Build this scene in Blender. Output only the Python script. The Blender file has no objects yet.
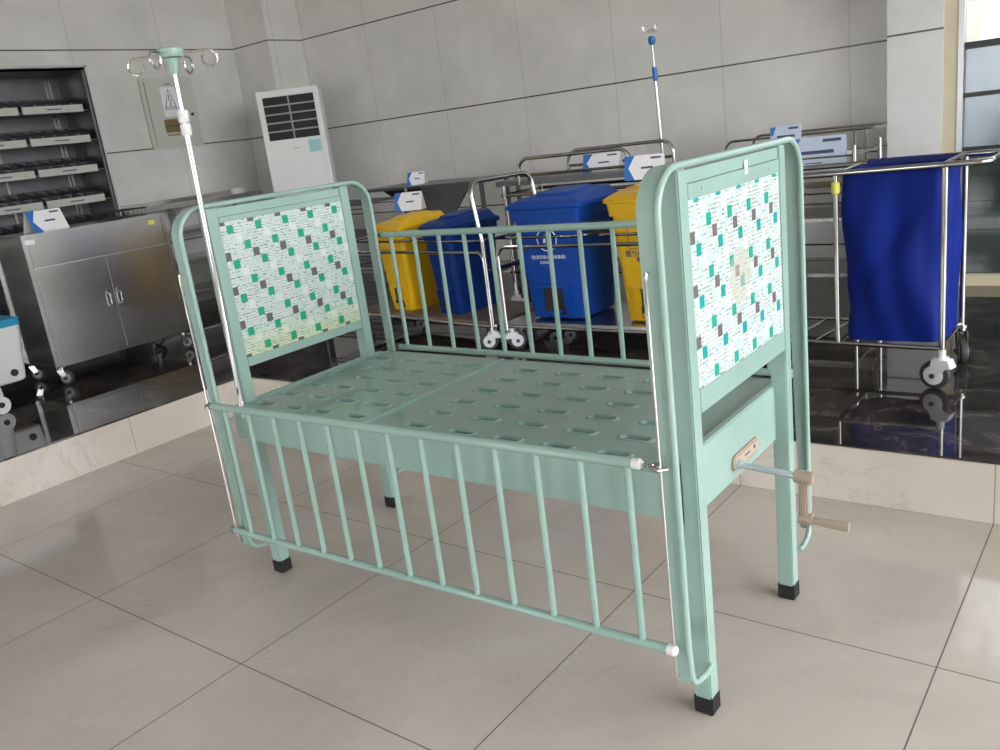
import bpy, bmesh, math, random
from mathutils import Vector, Matrix
random.seed(7)
SC = bpy.context.scene
COL = SC.collection
PI = math.pi

# ------------------------------------------------------------------ materials
def nodes(name):
    m = bpy.data.materials.new(name); m.use_nodes = True
    nt = m.node_tree; b = nt.nodes['Principled BSDF']
    return m, nt, b
def mat(name, col, rough=.5, metal=0., spec=.5, noise=0., nscale=8., coat=0., alpha=None, trans=0., bump=0., bscale=60.):
    m, nt, b = nodes(name)
    b.inputs['Base Color'].default_value = (*col, 1)
    b.inputs['Roughness'].default_value = rough
    b.inputs['Metallic'].default_value = metal
    b.inputs['Specular IOR Level'].default_value = spec
    b.inputs['Coat Weight'].default_value = coat
    b.inputs['Transmission Weight'].default_value = trans
    if noise or bump:
        tc = nt.nodes.new('ShaderNodeTexCoord')
    if noise:
        n = nt.nodes.new('ShaderNodeTexNoise'); n.inputs['Scale'].default_value = nscale; n.inputs['Detail'].default_value = 4
        nt.links.new(tc.outputs['Object'], n.inputs['Vector'])
        r = nt.nodes.new('ShaderNodeValToRGB')
        r.color_ramp.elements[0].position = .3; r.color_ramp.elements[1].position = .7
        r.color_ramp.elements[0].color = (*[c*(1-noise) for c in col], 1)
        r.color_ramp.elements[1].color = (*[min(1, c*(1+noise)) for c in col], 1)
        nt.links.new(n.outputs['Fac'], r.inputs['Fac']); nt.links.new(r.outputs['Color'], b.inputs['Base Color'])
    if bump:
        n2 = nt.nodes.new('ShaderNodeTexNoise'); n2.inputs['Scale'].default_value = bscale; n2.inputs['Detail'].default_value = 3
        nt.links.new(tc.outputs['Object'], n2.inputs['Vector'])
        bp = nt.nodes.new('ShaderNodeBump'); bp.inputs['Strength'].default_value = bump; bp.inputs['Distance'].default_value = .004
        nt.links.new(n2.outputs['Fac'], bp.inputs['Height']); nt.links.new(bp.outputs['Normal'], b.inputs['Normal'])
    return m
class NT:
    """tiny helper for math node chains"""
    def __init__(s, nt): s.nt = nt
    def m(s, op, a, b=None, c=None):
        n = s.nt.nodes.new('ShaderNodeMath'); n.operation = op
        for i, v in enumerate((a, b, c)):
            if v is None: continue
            if isinstance(v, (int, float)): n.inputs[i].default_value = v
            else: s.nt.links.new(v, n.inputs[i])
        return n.outputs[0]
    def mix(s, f, a, b):
        n = s.nt.nodes.new('ShaderNodeMix'); n.data_type = 'RGBA'
        for i, v in ((0, f), (6, a), (7, b)):
            if isinstance(v, (int, float)): n.inputs[i].default_value = v
            elif isinstance(v, tuple): n.inputs[i].default_value = (*v, 1)
            else: s.nt.links.new(v, n.inputs[i])
        return n.outputs[2]
    def xyz(s, kind='Object'):
        t = s.nt.nodes.new('ShaderNodeTexCoord'); p = s.nt.nodes.new('ShaderNodeSeparateXYZ')
        s.nt.links.new(t.outputs[kind], p.inputs[0]); return t.outputs[kind], p.outputs[0], p.outputs[1], p.outputs[2]
    def noise(s, vec, scale, detail=5, rough=.55, dist=0.):
        n = s.nt.nodes.new('ShaderNodeTexNoise'); n.inputs['Scale'].default_value = scale
        n.inputs['Detail'].default_value = detail; n.inputs['Roughness'].default_value = rough
        n.inputs['Distortion'].default_value = dist
        s.nt.links.new(vec, n.inputs['Vector']); return n.outputs['Fac']
    def ramp(s, f, *stops):
        r = s.nt.nodes.new('ShaderNodeValToRGB'); e = r.color_ramp.elements
        while len(e) < len(stops): e.new(.5)
        for el, (p, c) in zip(e, stops):
            el.position = p; el.color = (*c, 1) if isinstance(c, tuple) else (c, c, c, 1)
        s.nt.links.new(f, r.inputs[0]); return r.outputs[0]
    def joint(s, coord, off, pitch, w):
        a = s.m('SUBTRACT', coord, off - pitch/2)
        a = s.m('DIVIDE', a, pitch); a = s.m('FRACT', a); a = s.m('SUBTRACT', a, .5); a = s.m('ABSOLUTE', a)
        return s.m('LESS_THAN', a, w/pitch/2)

def tile_material(name, base, light, dark, joints, jcol, rough, jw=.003, vein=.25, scale=1.6):
    """joints: list of (axis, offset, pitch)"""
    m, nt, b = nodes(name); k = NT(nt)
    v, x, y, z = k.xyz()
    n1 = k.noise(v, scale, 6, .6, .8)
    c = k.ramp(n1, (.3, dark), (.52, base), (.75, light))
    n2 = k.noise(v, scale*1.3, 8, .62, 1.6)
    ve = k.m('ABSOLUTE', k.m('SUBTRACT', n2, .5)); ve = k.ramp(ve, (.0, 1.), (.012, 0.))
    n3 = k.noise(v, scale*.9, 2); ve = k.m('MULTIPLY', ve, k.m('GREATER_THAN', n3, .52))
    c = k.mix(k.m('MULTIPLY', ve, vein), c, tuple(q*.55 for q in dark))
    j = None
    for ax, off, pitch in joints:
        q = k.joint({'x': x, 'y': y, 'z': z}[ax], off, pitch, jw)
        j = q if j is None else k.m('MAXIMUM', j, q)
    c = k.mix(j, c, jcol)
    nt.links.new(c, b.inputs['Base Color'])
    r = k.m('ADD', k.m('MULTIPLY', k.noise(v, 5.), .05), rough)
    r = k.m('ADD', r, k.m('MULTIPLY', j, .5))
    nt.links.new(r, b.inputs['Roughness'])
    return m

FLOOR_J = [('x', .355, .8), ('y', 1.2, .8)]
M = {}
M['floor'] = tile_material('polished_beige_tile', (.54, .485, .43), (.60, .55, .495), (.47, .42, .37), FLOOR_J, (.12, .10, .085), .065, .0035, .16)
M['riser'] = tile_material('beige_riser_tile', (.68, .625, .55), (.74, .69, .62), (.62, .56, .49), [('x', .355, .8), ('y', .50, .8)], (.25, .2, .16), .12, .003, .35)
def black_marble():
    m, nt, b = nodes('polished_black_marble'); k = NT(nt)
    v, x, y, z = k.xyz()
    n1 = k.noise(v, 5., 10, .78, 1.0)
    c = k.ramp(n1, (.38, (.010, .009, .009)), (.52, (.042, .036, .032)), (.68, (.14, .12, .11)))
    j = k.m('MAXIMUM', k.joint(x, .355, .8, .003), k.joint(y, 1.25, .8, .003))
    c = k.mix(j, c, (.05, .045, .04))
    nt.links.new(c, b.inputs['Base Color'])
    b.inputs['Roughness'].default_value = .035
    b.inputs['Specular IOR Level'].default_value = .62
    return m
M['black_marble'] = black_marble()
def wall_material(name, axis, off, joints_z=(1.562, .8), base=(.76, .75, .72)):
    m, nt, b = nodes(name); k = NT(nt)
    v, x, y, z = k.xyz()
    n1 = k.noise(v, 2.2, 5, .6)
    lt = tuple(q*1.10 for q in base); dk = tuple(q*.92 for q in base)
    c = k.ramp(n1, (.3, dk), (.7, lt))
    jz = k.joint(z, joints_z[0], joints_z[1], .010)
    jv = k.joint({'x': x, 'y': y}[axis], off, .8, .005)
    c = k.mix(jz, c, (.09, .085, .08))
    c = k.mix(k.m('MULTIPLY', jv, .35), c, (.14, .135, .125))
    nt.links.new(c, b.inputs['Base Color'])
    b.inputs['Roughness'].default_value = .22
    b.inputs['Specular IOR Level'].default_value = .5
    return m
M['wall_x'] = wall_material('grey_wall_tile_back', 'x', -1.67)
M['wall_y'] = wall_material('grey_wall_tile_left', 'y', 2.2, base=(.72, .715, .69))
M['plain_wall'] = mat('painted_wall', (.60, .59, .56), .6, noise=.04)
M['ceiling'] = mat('ceiling_paint', (.42, .415, .40), .8, noise=.03)
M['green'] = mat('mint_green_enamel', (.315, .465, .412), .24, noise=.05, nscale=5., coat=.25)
M['deck'] = mat('mint_green_enamel_shaded', (.245, .375, .33), .09, noise=.05, nscale=5., coat=.3)  # same mint enamel, darkened to put the deck's shade into the colour
M['steel'] = mat('polished_stainless_steel', (.44, .435, .42), .15, 1., noise=.06, nscale=14)
M['chrome'] = mat('chrome_plating', (.78, .78, .78), .09, 1.)
M['brushed'] = mat('brushed_stainless_sheet', (.46, .455, .44), .22, 1., noise=.08, nscale=3.)
M['dark_steel'] = mat('dark_grey_sheet_steel', (.16, .165, .175), .38, .7, noise=.1)  # plain dark grey sheet steel for rack, table and carts
M['black'] = mat('black_rubber', (.008, .008, .008), .55)
M['white_plastic'] = mat('white_plastic', (.78, .79, .80), .35, noise=.02)
M['ac_white'] = mat('glossy_white_panel', (.86, .87, .86), .16, coat=.4)
M['grey_plastic'] = mat('grey_plastic', (.33, .34, .35), .45)
M['grey_rubber'] = mat('dark_grey_tyre_rubber', (.045, .047, .05), .5)
M['cyan'] = mat('cyan_plastic', (.01, .30, .50), .35)
M['blue_bin'] = mat('blue_polyethylene', (.0005, .060, .36), .42, spec=.35, noise=.06, nscale=6.)
M['navy_bin'] = mat('dark_blue_polyethylene', (.0008, .030, .19), .42, spec=.3, noise=.06, nscale=6.)
M['yellow_bin'] = mat('yellow_polyethylene', (.80, .47, .008), .32, noise=.04, nscale=6.)
M['bag'] = mat('royal_blue_canvas', (.0012, .016, .20), .65, spec=.2, noise=.12, nscale=5., bump=.15, bscale=420)
M['bag_in'] = mat('navy_canvas_lining', (.003, .012, .13), .6)
M['beige_plastic'] = mat('beige_brown_plastic', (.36, .29, .23), .4, noise=.05)
M['pale_blue_steel'] = mat('pale_zinc_rod', (.62, .68, .74), .25, .5)
M['brass'] = mat('brown_breaker_strip', (.22, .15, .06), .35)
M['panel_green'] = mat('pale_green_grey_enamel', (.58, .60, .54), .35)
M['paper'] = mat('white_paper', (.86, .87, .89), .4)
M['paper_blue'] = mat('bluish_paper_in_sleeve', (.52, .60, .74), .25)
M['ink_blue'] = mat('blue_print', (.03, .17, .55), .4)
M['ink_dark'] = mat('dark_print', (.05, .07, .14), .5)
M['ink_pink'] = mat('purple_print', (.30, .12, .30), .5)
M['ink_white'] = mat('white_print', (.85, .88, .9), .4)
M['label_grey'] = mat('pale_grey_label_strip', (.50, .51, .47), .4)
M['yellow_tag'] = mat('yellow_sticker', (.68, .66, .12), .45)
M['cream'] = mat('cream_painted_trim', (.70, .62, .44), .4, noise=.04)
M['alu'] = mat('aluminium_frame', (.55, .56, .56), .32, .8)
M['dark_frame'] = mat('dark_window_frame', (.03, .035, .035), .35, .3)
M['ext_blue'] = mat('grey_blue_steel_panel', (.26, .30, .33), .22, .6, noise=.15, nscale=3.)
M['ext_green'] = mat('dark_green_grey_glass_panel', (.045, .060, .056), .08, .0, noise=.2, nscale=2.5)
M['acrylic'] = mat('clear_acrylic', (.9, .93, .95), .05, trans=.85)
M['tray'] = mat('smoky_clear_plastic', (.10, .105, .115), .12, coat=.5)
M['brown_deck'] = mat('worn_brown_board', (.16, .12, .085), .45, noise=.2)
M['blue_knob'] = mat('blue_plastic_knob', (.01, .16, .45), .35)
def clear_glass():
    m = bpy.data.materials.new('window_glass'); m.use_nodes = True
    nt = m.node_tree; nt.nodes.remove(nt.nodes['Principled BSDF'])
    o = nt.nodes['Material Output']; t = nt.nodes.new('ShaderNodeBsdfTransparent'); g = nt.nodes.new('ShaderNodeBsdfGlossy')
    g.inputs['Roughness'].default_value = .02; t.inputs['Color'].default_value = (.50, .51, .51, 1)
    f = nt.nodes.new('ShaderNodeFresnel'); f.inputs['IOR'].default_value = 1.45
    mx = nt.nodes.new('ShaderNodeMixShader')
    nt.links.new(f.outputs[0], mx.inputs[0]); nt.links.new(t.outputs[0], mx.inputs[1]); nt.links.new(g.outputs[0], mx.inputs[2])
    nt.links.new(mx.outputs[0], o.inputs[0]); return m
M['glass'] = clear_glass()

def pattern_material(name, green_a, green_b, grey, stain=None, yellow_low=False, oy=0., oz=0.):
    """white film printed with staggered squares and small script marks; object y/z are the panel's plane"""
    m, nt, b = nodes(name); k = NT(nt)
    v, x, y, z = k.xyz()
    P = .0268*4
    u = k.m('FRACT', k.m('DIVIDE', k.m('ADD', y, 10*P + .012 + oy), P)); w = k.m('FRACT', k.m('DIVIDE', k.m('ADD', z, .030 + oz), P))
    def sq(cu, cv, s=.11, sv=.12):
        a = k.m('LESS_THAN', k.m('ABSOLUTE', k.m('SUBTRACT', u, cu)), s)
        c = k.m('LESS_THAN', k.m('ABSOLUTE', k.m('SUBTRACT', w, cv)), sv)
        return k.m('MULTIPLY', a, c)
    base = (.66, .71, .69)
    cu, cv = k.m('MULTIPLY', y, 1/.0134), k.m('MULTIPLY', z, 1/.0100)
    cb = nt.nodes.new('ShaderNodeCombineXYZ')
    nt.links.new(k.m('FLOOR', cu), cb.inputs[0]); nt.links.new(k.m('FLOOR', cv), cb.inputs[1])
    wn = nt.nodes.new('ShaderNodeTexWhiteNoise'); nt.links.new(cb.outputs[0], wn.inputs[0])
    cellrnd = wn.outputs['Value']
    # script lines: short dark strokes within each small cell
    row = k.m('FRACT', k.m('DIVIDE', z, .0090)); inrow = k.m('LESS_THAN', k.m('ABSOLUTE', k.m('SUBTRACT', row, .5)), .22)
    nz = k.noise(v, 300., 3, .6, .5)
    marks = k.m('MULTIPLY', k.m('MULTIPLY', inrow, k.m('GREATER_THAN', nz, .505)), k.m('GREATER_THAN', cellrnd, .50))
    col = k.mix(k.m('GREATER_THAN', cellrnd, .78), base, (.52, .66, .61))
    nz2 = k.noise(v, 150., 2, .5, 3.)
    curl = k.m('MULTIPLY', k.m('LESS_THAN', k.m('ABSOLUTE', k.m('SUBTRACT', nz2, .5)), .022), k.m('LESS_THAN', cellrnd, .50))
    col = k.mix(k.m('MULTIPLY', curl, .95), col, green_a)
    col = k.mix(k.m('MULTIPLY', marks, .85), col, (.06, .09, .08))
    col = k.mix(sq(.125, .875), col, green_a)
    col = k.mix(sq(.625, .375), col, green_b)
    col = k.mix(sq(.375, .625+.0), col, (.66, .71, .69))
    gt = k.m('MULTIPLY', k.m('LESS_THAN', k.m('FRACT', k.m('DIVIDE', z, .0042)), .3), .35)
    gcol = k.mix(gt, grey, (.45, .42, .42))
    col = k.mix(sq(.875, .125), col, gcol)
    if stain:
        sy, sz, sr = stain
        dy = k.m('SUBTRACT', y, sy); dz = k.m('SUBTRACT', z, sz)
        dd = k.m('SQRT', k.m('ADD', k.m('MULTIPLY', dy, dy), k.m('MULTIPLY', dz, dz)))
        dd = k.m('ADD', dd, k.m('MULTIPLY', k.m('SUBTRACT', k.noise(v, 40., 3), .5), .05))
        f = k.m('MULTIPLY', k.m('LESS_THAN', dd, sr), k.m('MULTIPLY', k.noise(v, 90., 3), .95))
        col = k.mix(f, col, (.46, .42, .33))
    if yellow_low:   # film tinted yellow towards the lower edge
        f = k.ramp(k.m('ADD', z, k.m('MULTIPLY', k.noise(v, 9., 3), .10)), (.80, .42), (.88, 0.))
        mul = nt.nodes.new('ShaderNodeMix'); mul.data_type = 'RGBA'; mul.blend_type = 'MULTIPLY'
        nt.links.new(f, mul.inputs[0]); nt.links.new(col, mul.inputs[6]); mul.inputs[7].default_value = (.93, .93, .30, 1)
        col = mul.outputs[2]
    nt.links.new(col, b.inputs['Base Color'])
    b.inputs['Roughness'].default_value = .30; b.inputs['Specular IOR Level'].default_value = .35
    return m
M['pattern_head'] = pattern_material('printed_film_green', (.015, .35, .20), (.015, .36, .21), (.09, .085, .085), None, True, .033, -.006)
M['pattern_foot'] = pattern_material('printed_film_teal', (.012, .34, .34), (.015, .37, .27), (.13, .11, .11), (.285, .957, .062), False, .027, -.021)

# ------------------------------------------------------------------ mesh helpers
def fillet(pts, r, n=6):
    pts = [Vector(p) for p in pts]; out = [pts[0]]
    for i in range(1, len(pts)-1):
        a, b, c = pts[i-1], pts[i], pts[i+1]
        d1 = (a-b); d2 = (c-b); l1, l2 = d1.length, d2.length; d1.normalize(); d2.normalize()
        ang = d1.angle(d2)
        if ang > PI-.02: out.append(b); continue
        rr = r if not isinstance(r, (list, tuple)) else r[i-1]
        t = min(rr/math.tan(ang/2), l1*.49, l2*.49); q = t*math.tan(ang/2)
        cen = b + (d1+d2).normalized()*(q/math.sin(ang/2))
        s = b + d1*t - cen; e = b + d2*t - cen
        tot = s.angle(e); ax = s.cross(e).normalized()
        for k in range(n+1):
            out.append(cen + Matrix.Rotation(tot*k/n, 3, ax) @ s)
    out.append(pts[-1]); return out
def rrect(w, d, r, n=5):
    """rounded rectangle loop centred on 0, counter clockwise"""
    o = []
    for cx, cy, a0 in ((w/2-r, d/2-r, 0), (-w/2+r, d/2-r, PI/2), (-w/2+r, -d/2+r, PI), (w/2-r, -d/2+r, 1.5*PI)):
        for k in range(n+1):
            a = a0 + PI/2*k/n; o.append((cx+r*math.cos(a), cy+r*math.sin(a)))
    return o
class MB:
    def __init__(s): s.bm = bmesh.new()
    def box(s, x0, x1, y0, y1, z0, z1, bev=0.):
        r = bmesh.ops.create_cube(s.bm, size=1.)
        vs = r['verts']
        for v in vs:
            v.co = Vector(((x0+x1)/2 + v.co.x*(x1-x0), (y0+y1)/2 + v.co.y*(y1-y0), (z0+z1)/2 + v.co.z*(z1-z0)))
        if bev:
            es = list({e for v in vs for e in v.link_edges})
            bmesh.ops.bevel(s.bm, geom=es, offset=bev, segments=2, affect='EDGES', clamp_overlap=True)
        return s
    def tube(s, pts, r, seg=12, closed=False):
        pts = [Vector(p) for p in pts]; n = len(pts); rings = []
        t0 = (pts[1]-pts[0]).normalized()
        ref = Vector((0, 0, 1)) if abs(t0.z) < .9 else Vector((1, 0, 0))
        u = t0.cross(ref).normalized()
        for i, p in enumerate(pts):
            if closed: t = (pts[(i+1) % n]-pts[i-1]).normalized()
            elif i == 0: t = t0
            elif i == n-1: t = (pts[-1]-pts[-2]).normalized()
            else: t = ((pts[i+1]-p).normalized()+(p-pts[i-1]).normalized()).normalized()
            u = (u - t*u.dot(t)).normalized(); w = t.cross(u)
            rad = r[i] if isinstance(r, (list, tuple)) else r
            rings.append([s.bm.verts.new(p + (u*math.cos(2*PI*k/seg) + w*math.sin(2*PI*k/seg))*rad) for k in range(seg)])
        m = n if closed else n-1
        for i in range(m):
            a, b = rings[i], rings[(i+1) % n]
            for k in range(seg):
                s.bm.faces.new((a[k], a[(k+1) % seg], b[(k+1) % seg], b[k]))
        if not closed:
            s.bm.faces.new(list(reversed(rings[0]))); s.bm.faces.new(rings[-1])
        return s
    def cyl(s, a, b, r, seg=20, r2=None):
        return s.tube([a, b], [r, r if r2 is None else r2], seg)
    def loft(s, loops, cap0=True, cap1=True):
        """loops: lists of (x,y,z) with equal counts"""
        rs = [[s.bm.verts.new(p) for p in l] for l in loops]; n = len(rs[0])
        for a, b in zip(rs, rs[1:]):
            for k in range(n): s.bm.faces.new((a[k], a[(k+1) % n], b[(k+1) % n], b[k]))
        if cap0: s.bm.faces.new(list(reversed(rs[0])))
        if cap1: s.bm.faces.new(rs[-1])
        return s
    def prism(s, poly, axis, a, b):
        """poly: 2D points; axis: extrusion axis name; remaining two axes in order"""
        def P(p, t):
            return {'x': (t, p[0], p[1]), 'y': (p[0], t, p[1]), 'z': (p[0], p[1], t)}[axis]
        return s.loft([[P(p, a) for p in poly], [P(p, b) for p in poly]])
    def build(s, name, m, parent=None, smooth=True, loc=None, ang=35):
        bm = s.bm
        bmesh.ops.recalc_face_normals(bm, faces=bm.faces)
        me = bpy.data.meshes.new(name); bm.to_mesh(me); bm.free()
        o = bpy.data.objects.new(name, me); COL.objects.link(o)
        me.materials.append(m)
        if smooth:
            me.shade_smooth()
            me.set_sharp_from_angle(angle=math.radians(ang))
        if parent is not None: o.parent = parent
        if loc: o.location = loc
        return o
def thing(name, label, cat, loc=(0, 0, 0), rz=0., group=None):
    o = bpy.data.objects.new(name, None); COL.objects.link(o); o.empty_display_size = .1
    o.location = loc; o.rotation_euler = (0, 0, rz)
    o['label'] = label; o['category'] = cat
    if group: o['group'] = group
    return o
def struct(name, mb, m, smooth=False):
    o = mb.build(name, m, None, smooth); o['kind'] = 'structure'; return o
def tag(o, label, cat, group=None):
    o['label'] = label; o['category'] = cat
    if group: o['group'] = group
    return o
def dup_child(src, parent, name=None, loc=None, rot=None):
    c = src.copy(); COL.objects.link(c); c.parent = parent
    if loc is not None: c.location = loc
    if rot is not None: c.rotation_euler = rot
    for g in list(src.children):
        dup_child(g, c)
    return c
def text_mesh(name, body, size, m, parent, loc, rot, bold=0.):
    cu = bpy.data.curves.new(name, 'FONT'); cu.body = body; cu.size = size; cu.align_x = 'CENTER'; cu.align_y = 'CENTER'
    cu.extrude = .0004; cu.offset = bold
    t = bpy.data.objects.new(name, cu); COL.objects.link(t)
    dg = bpy.context.evaluated_depsgraph_get(); me = bpy.data.meshes.new_from_object(t.evaluated_get(dg))
    bpy.data.objects.remove(t); bpy.data.curves.remove(cu)
    o = bpy.data.objects.new(name, me); COL.objects.link(o); me.materials.clear(); me.materials.append(m)
    o.parent = parent; o.location = loc; o.rotation_euler = rot
    return o

# ------------------------------------------------------------------ setting
PZ = .20           # display platform height
XL, YB = -4.6, 4.12
XR, YF, ZC = 6.6, -5.6, 3.9
struct('floor', MB().box(-4.8, XR+.2, YF-.2, 4.3, -.12, 0), M['floor'])
# platform (L shaped), riser faces kept as separate trim
m = MB()
poly = [(XL-.1, YF), (-1.745, YF), (-1.745, 1.21), (XR, 1.21), (XR, YB+.1), (XL-.1, YB+.1)]
m.prism(poly, 'z', PZ-.022, PZ)
struct('platform', m, M['black_marble'])
m = MB().box(-1.80, -1.735, YF, 1.2, 0, PZ-.008)
struct('trim_1', m, M['riser'])
m = MB().box(-1.80, XR, 1.2, 1.26, 0, PZ-.008)
struct('trim_2', m, M['riser'])
struct('platform_base', MB().prism([(XL, YF), (-1.81, YF), (-1.81, 1.27), (XR, 1.27), (XR, YB), (XL, YB)], 'z', 0, PZ-.023), M['dark_frame'])
# dark pointing line between slab and riser
struct('wall_left', MB().box(XL-.2, XL, YF-.2, YB+.2, 0, ZC), M['wall_y'])
struct('wall_back', MB().box(XL, 1.1, YB, YB+.2, 0, ZC), M['wall_x'])
# corner pillar: face towards the room has the back wall tile, side the left wall tile
m = MB().box(XL, -4.09, 3.735, YB, 0, ZC)
o = struct('wall_pillar', m, M['wall_x'])
o.data.materials.append(M['wall_y'])
for p in o.data.polygons:
    if abs(p.normal.x) > .5: p.material_index = 1
struct('wall_column', MB().box(1.043, 1.318, 3.70, YB+.2, 0, ZC), wall_material('grey_column_tile', 'x', .643, base=(.70, .71, .70)))
struct('trim_3', MB().box(1.318, 1.388, 3.705, YB+.2, PZ, ZC), M['cream'])
struct('baseboard_back', MB().box(1.37, XR, 3.70, 3.86, PZ, .262), M['cream'])
struct('ceiling', MB().box(-4.8, XR+.2, YF-.2, YB+.2, ZC, ZC+.1), M['ceiling'])
# glazed wall right of the column
m = MB()
m.box(1.388, 1.415, 3.70, 3.80, .262, ZC)
for x in (2.6, 3.8, 5.0, 6.2): m.box(x, x+.05, 3.70, 3.80, .262, ZC)
struct('window_1', m, M['alu'])
m = MB()
for z0, z1 in ((1.440, 1.474), (1.200, 1.222), (.925, .945)):
    m.box(1.415, XR, 3.715, 3.79, z0, z1)
struct('trim_4', m, M['dark_frame'])
struct('window_2', MB().box(1.415, XR, 3.74, 3.75, 1.474, 2.2), M['glass'])
struct('added_wall_over_glazing', MB().box(1.415, XR, 3.70, 3.80, 2.2, ZC), M['plain_wall'])  # unseen opaque wall added to cut the glazing's floor reflection and back light
struct('backing_behind_glazing', MB().box(1.38, XR, 3.77, 3.80, PZ, 1.46), M['dark_frame'])  # added backing sheet that keeps outside light out of the panel gaps
m = MB().box(1.415, XR, 3.74, 3.76, 1.222, 1.440).box(1.415, XR, 3.74, 3.76, .945, 1.20)
struct('wall_glazing_upper', m, M['ext_blue'])
m = MB()
for z0, z1 in ((.262, .50), (.503, .655), (.658, .79), (.793, .925)): m.box(1.415, XR, 3.74, 3.76, z0, z1)
struct('wall_glazing_lower', m, M['ext_green'])
# right side: big glazed front; front wall behind camera; unseen, openings shaped for light
def mullions(name, segs):
    m = MB()
    for b in segs: m.box(*b)
    return struct(name, m, M['alu'])
segs = [(XR-.04, XR+.06, y-.04, y+.04, 0, ZC) for y in (-5.55, -3.7, -1.8, .1, 2.0, 3.78)]
segs += [(XR-.03, XR+.05, YF, YB, z-.04, z+.04) for z in (.1, 2.5, 3.85)]
mullions('window_3', segs)
struct('wall_right', MB().box(XR, XR+.15, YF, YB, 0, .25).box(XR, XR+.15, YF, YB, 3.5, ZC).box(XR, XR+.15, YF, -3.3, .25, 3.5), M['plain_wall'])
FWZ = 2.3
struct('wall_front', MB().box(-4.8, XR+.2, YF-.2, YF, 0, .3).box(-4.8, XR+.2, YF-.2, YF, FWZ, ZC)
       .box(-4.8, -3.6, YF-.2, YF, .3, FWZ).box(-2.0, -.4, YF-.2, YF, .3, FWZ).box(1.2, 2.8, YF-.2, YF, .3, FWZ).box(2.8, XR+.2, YF-.2, YF, .3, FWZ), M['plain_wall'])

# ------------------------------------------------------------------ casters
def caster(parent, x, y, h, r, kind='steel', rz=0., w=.022):
    """h: height of the mounting point above ground (thing frame z=0 is the ground)"""
    f = MB()
    if kind == 'steel':
        f.cyl((0, 0, h), (0, 0, h-.012), .022); f.cyl((0, 0, h-.012), (0, 0, h-.024), .017)
        for s in (-1, 1):
            poly = [(-.020, h-.022), (.020, h-.022), (.034, r+.012), (.030, r-.012), (.014, r-.012), (-.012, r+.03)]
            f.prism(poly, 'y', s*(w/2+.004)-.0015, s*(w/2+.004)+.0015)
        f.box(-.020, .020, -w/2-.005, w/2+.005, h-.028, h-.020)
        f.cyl((.022, -w/2-.008, r), (.022, w/2+.008, r), .006, 10)
        fm, wm, off = M['steel'], M['grey_rubber'], .022
    else:
        f.cyl((0, 0, h), (0, 0, h-.03), .014); f.cyl((0, 0, h-.03), (0, 0, h-.04), .026)
        for s in (-1, 1):
            poly = [(-.030, h-.038), (.026, h-.036), (.030, h-.06), (.046, r+.018), (.048, r-.004), (.038, r-.020), (.018, r-.022), (.004, r-.004), (-.022, r+.030), (-.042, h-.066)]
            f.prism(poly, 'y', s*(w/2+.007)-.003, s*(w/2+.007)+.003)
        f.prism([(-.032, h-.036), (.028, h-.034), (.034, h-.062), (-.044, h-.066)], 'y', -w/2-.006, w/2+.006)
        fm, wm, off = M['white_plastic'], M['grey_rubber'], .024
    fo = f.build('caster', fm, parent, loc=(x, y, 0)); fo.rotation_euler = (0, 0, rz)
    wl = MB()
    prof = [(-w/2, r*.80), (-w/2*.75, r*.97), (0, r), (w/2*.75, r*.97), (w/2, r*.80), (w/2, r*.30), (-w/2, r*.30)]
    loops = []
    for yy, rr in prof:
        loops.append([(off+rr*math.cos(2*PI*k/28), yy, r+rr*math.sin(2*PI*k/28)) for k in range(28)])
    wl.loft(loops+[loops[0]], False, False)
    wo = wl.build('wheel', wm, fo)
    hb = MB()
    hb.cyl((off, -w/2-.003, r), (off, w/2+.003, r), r*.66, 24); hb.cyl((off, -w/2-.013, r), (off, w/2+.013, r), .007, 12)
    hb.build('wheel_hub', M['white_plastic'] if kind != 'steel' else M['grey_plastic'], fo)
    MB().cyl((off, -w/2-.015, r), (off, w/2+.015, r), .010, 14).build('axle_cap', M['grey_rubber'], fo)
    return fo

# ------------------------------------------------------------------ the crib
L, W, p, H = 1.573, .58, .041, 1.214
crib = thing('hospital_crib', 'mint green metal hospital crib with patterned head and foot boards on the tile floor', 'crib')
G = M['green']
for nx, x0 in (('h', 0.), ('f', L-p)):
    for y0 in (0., W-p):
        leg = MB().box(x0, x0+p, y0, y0+p, .034, H, .003).build('leg', G, crib)
        MB().box(x0-.0022, x0+p+.0022, y0-.0022, y0+p+.0022, 0, .046, .003).build('foot_cap', M['black'], leg)['label'] = 'black rubber foot cap'
def board(x_out, s, zt, zb, name, pm):
    """x_out: plane of the printed face; s: thickness direction into the board; zt/zb: print top and bottom"""
    xa, xb = sorted((x_out - s*.004, x_out - s*.034))
    xa2, xb2 = sorted((x_out, x_out - s*.036))
    xi, xj = sorted((x_out - s*.003, x_out - s*.033))
    o = MB().box(xi, xj, p, W-p, zb, zt).build(name, pm, crib, False)
    MB().box(xa, xb, p, W-p, 1.184, 1.210, .001).build('cap_rail', G, o)
    MB().box(xa2, xb2, p, W-p, zt, 1.183, .0015).build('top_rail', G, o)
    MB().box(xa2, xb2, p, W-p, .714, zb, .0015).build('bottom_rail', G, o)
    return o
hb_ = board(p, 1, 1.167, .743, 'headboard', M['pattern_head'])
fb_ = board(L, 1, 1.152, .765, 'footboard', M['pattern_foot'])
MB().box(L-.002, L+.0008, .328, .344, 1.170, 1.200).build('tape_strip', M['paper'], fb_, False)['label'] = 'small white tape strip on the top rail'
for yy in (.105, .475):
    MB().cyl((L-.001, yy, 1.167), (L+.001, yy, 1.167), .0035, 10).build('screw', M['grey_plastic'], fb_)
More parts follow.
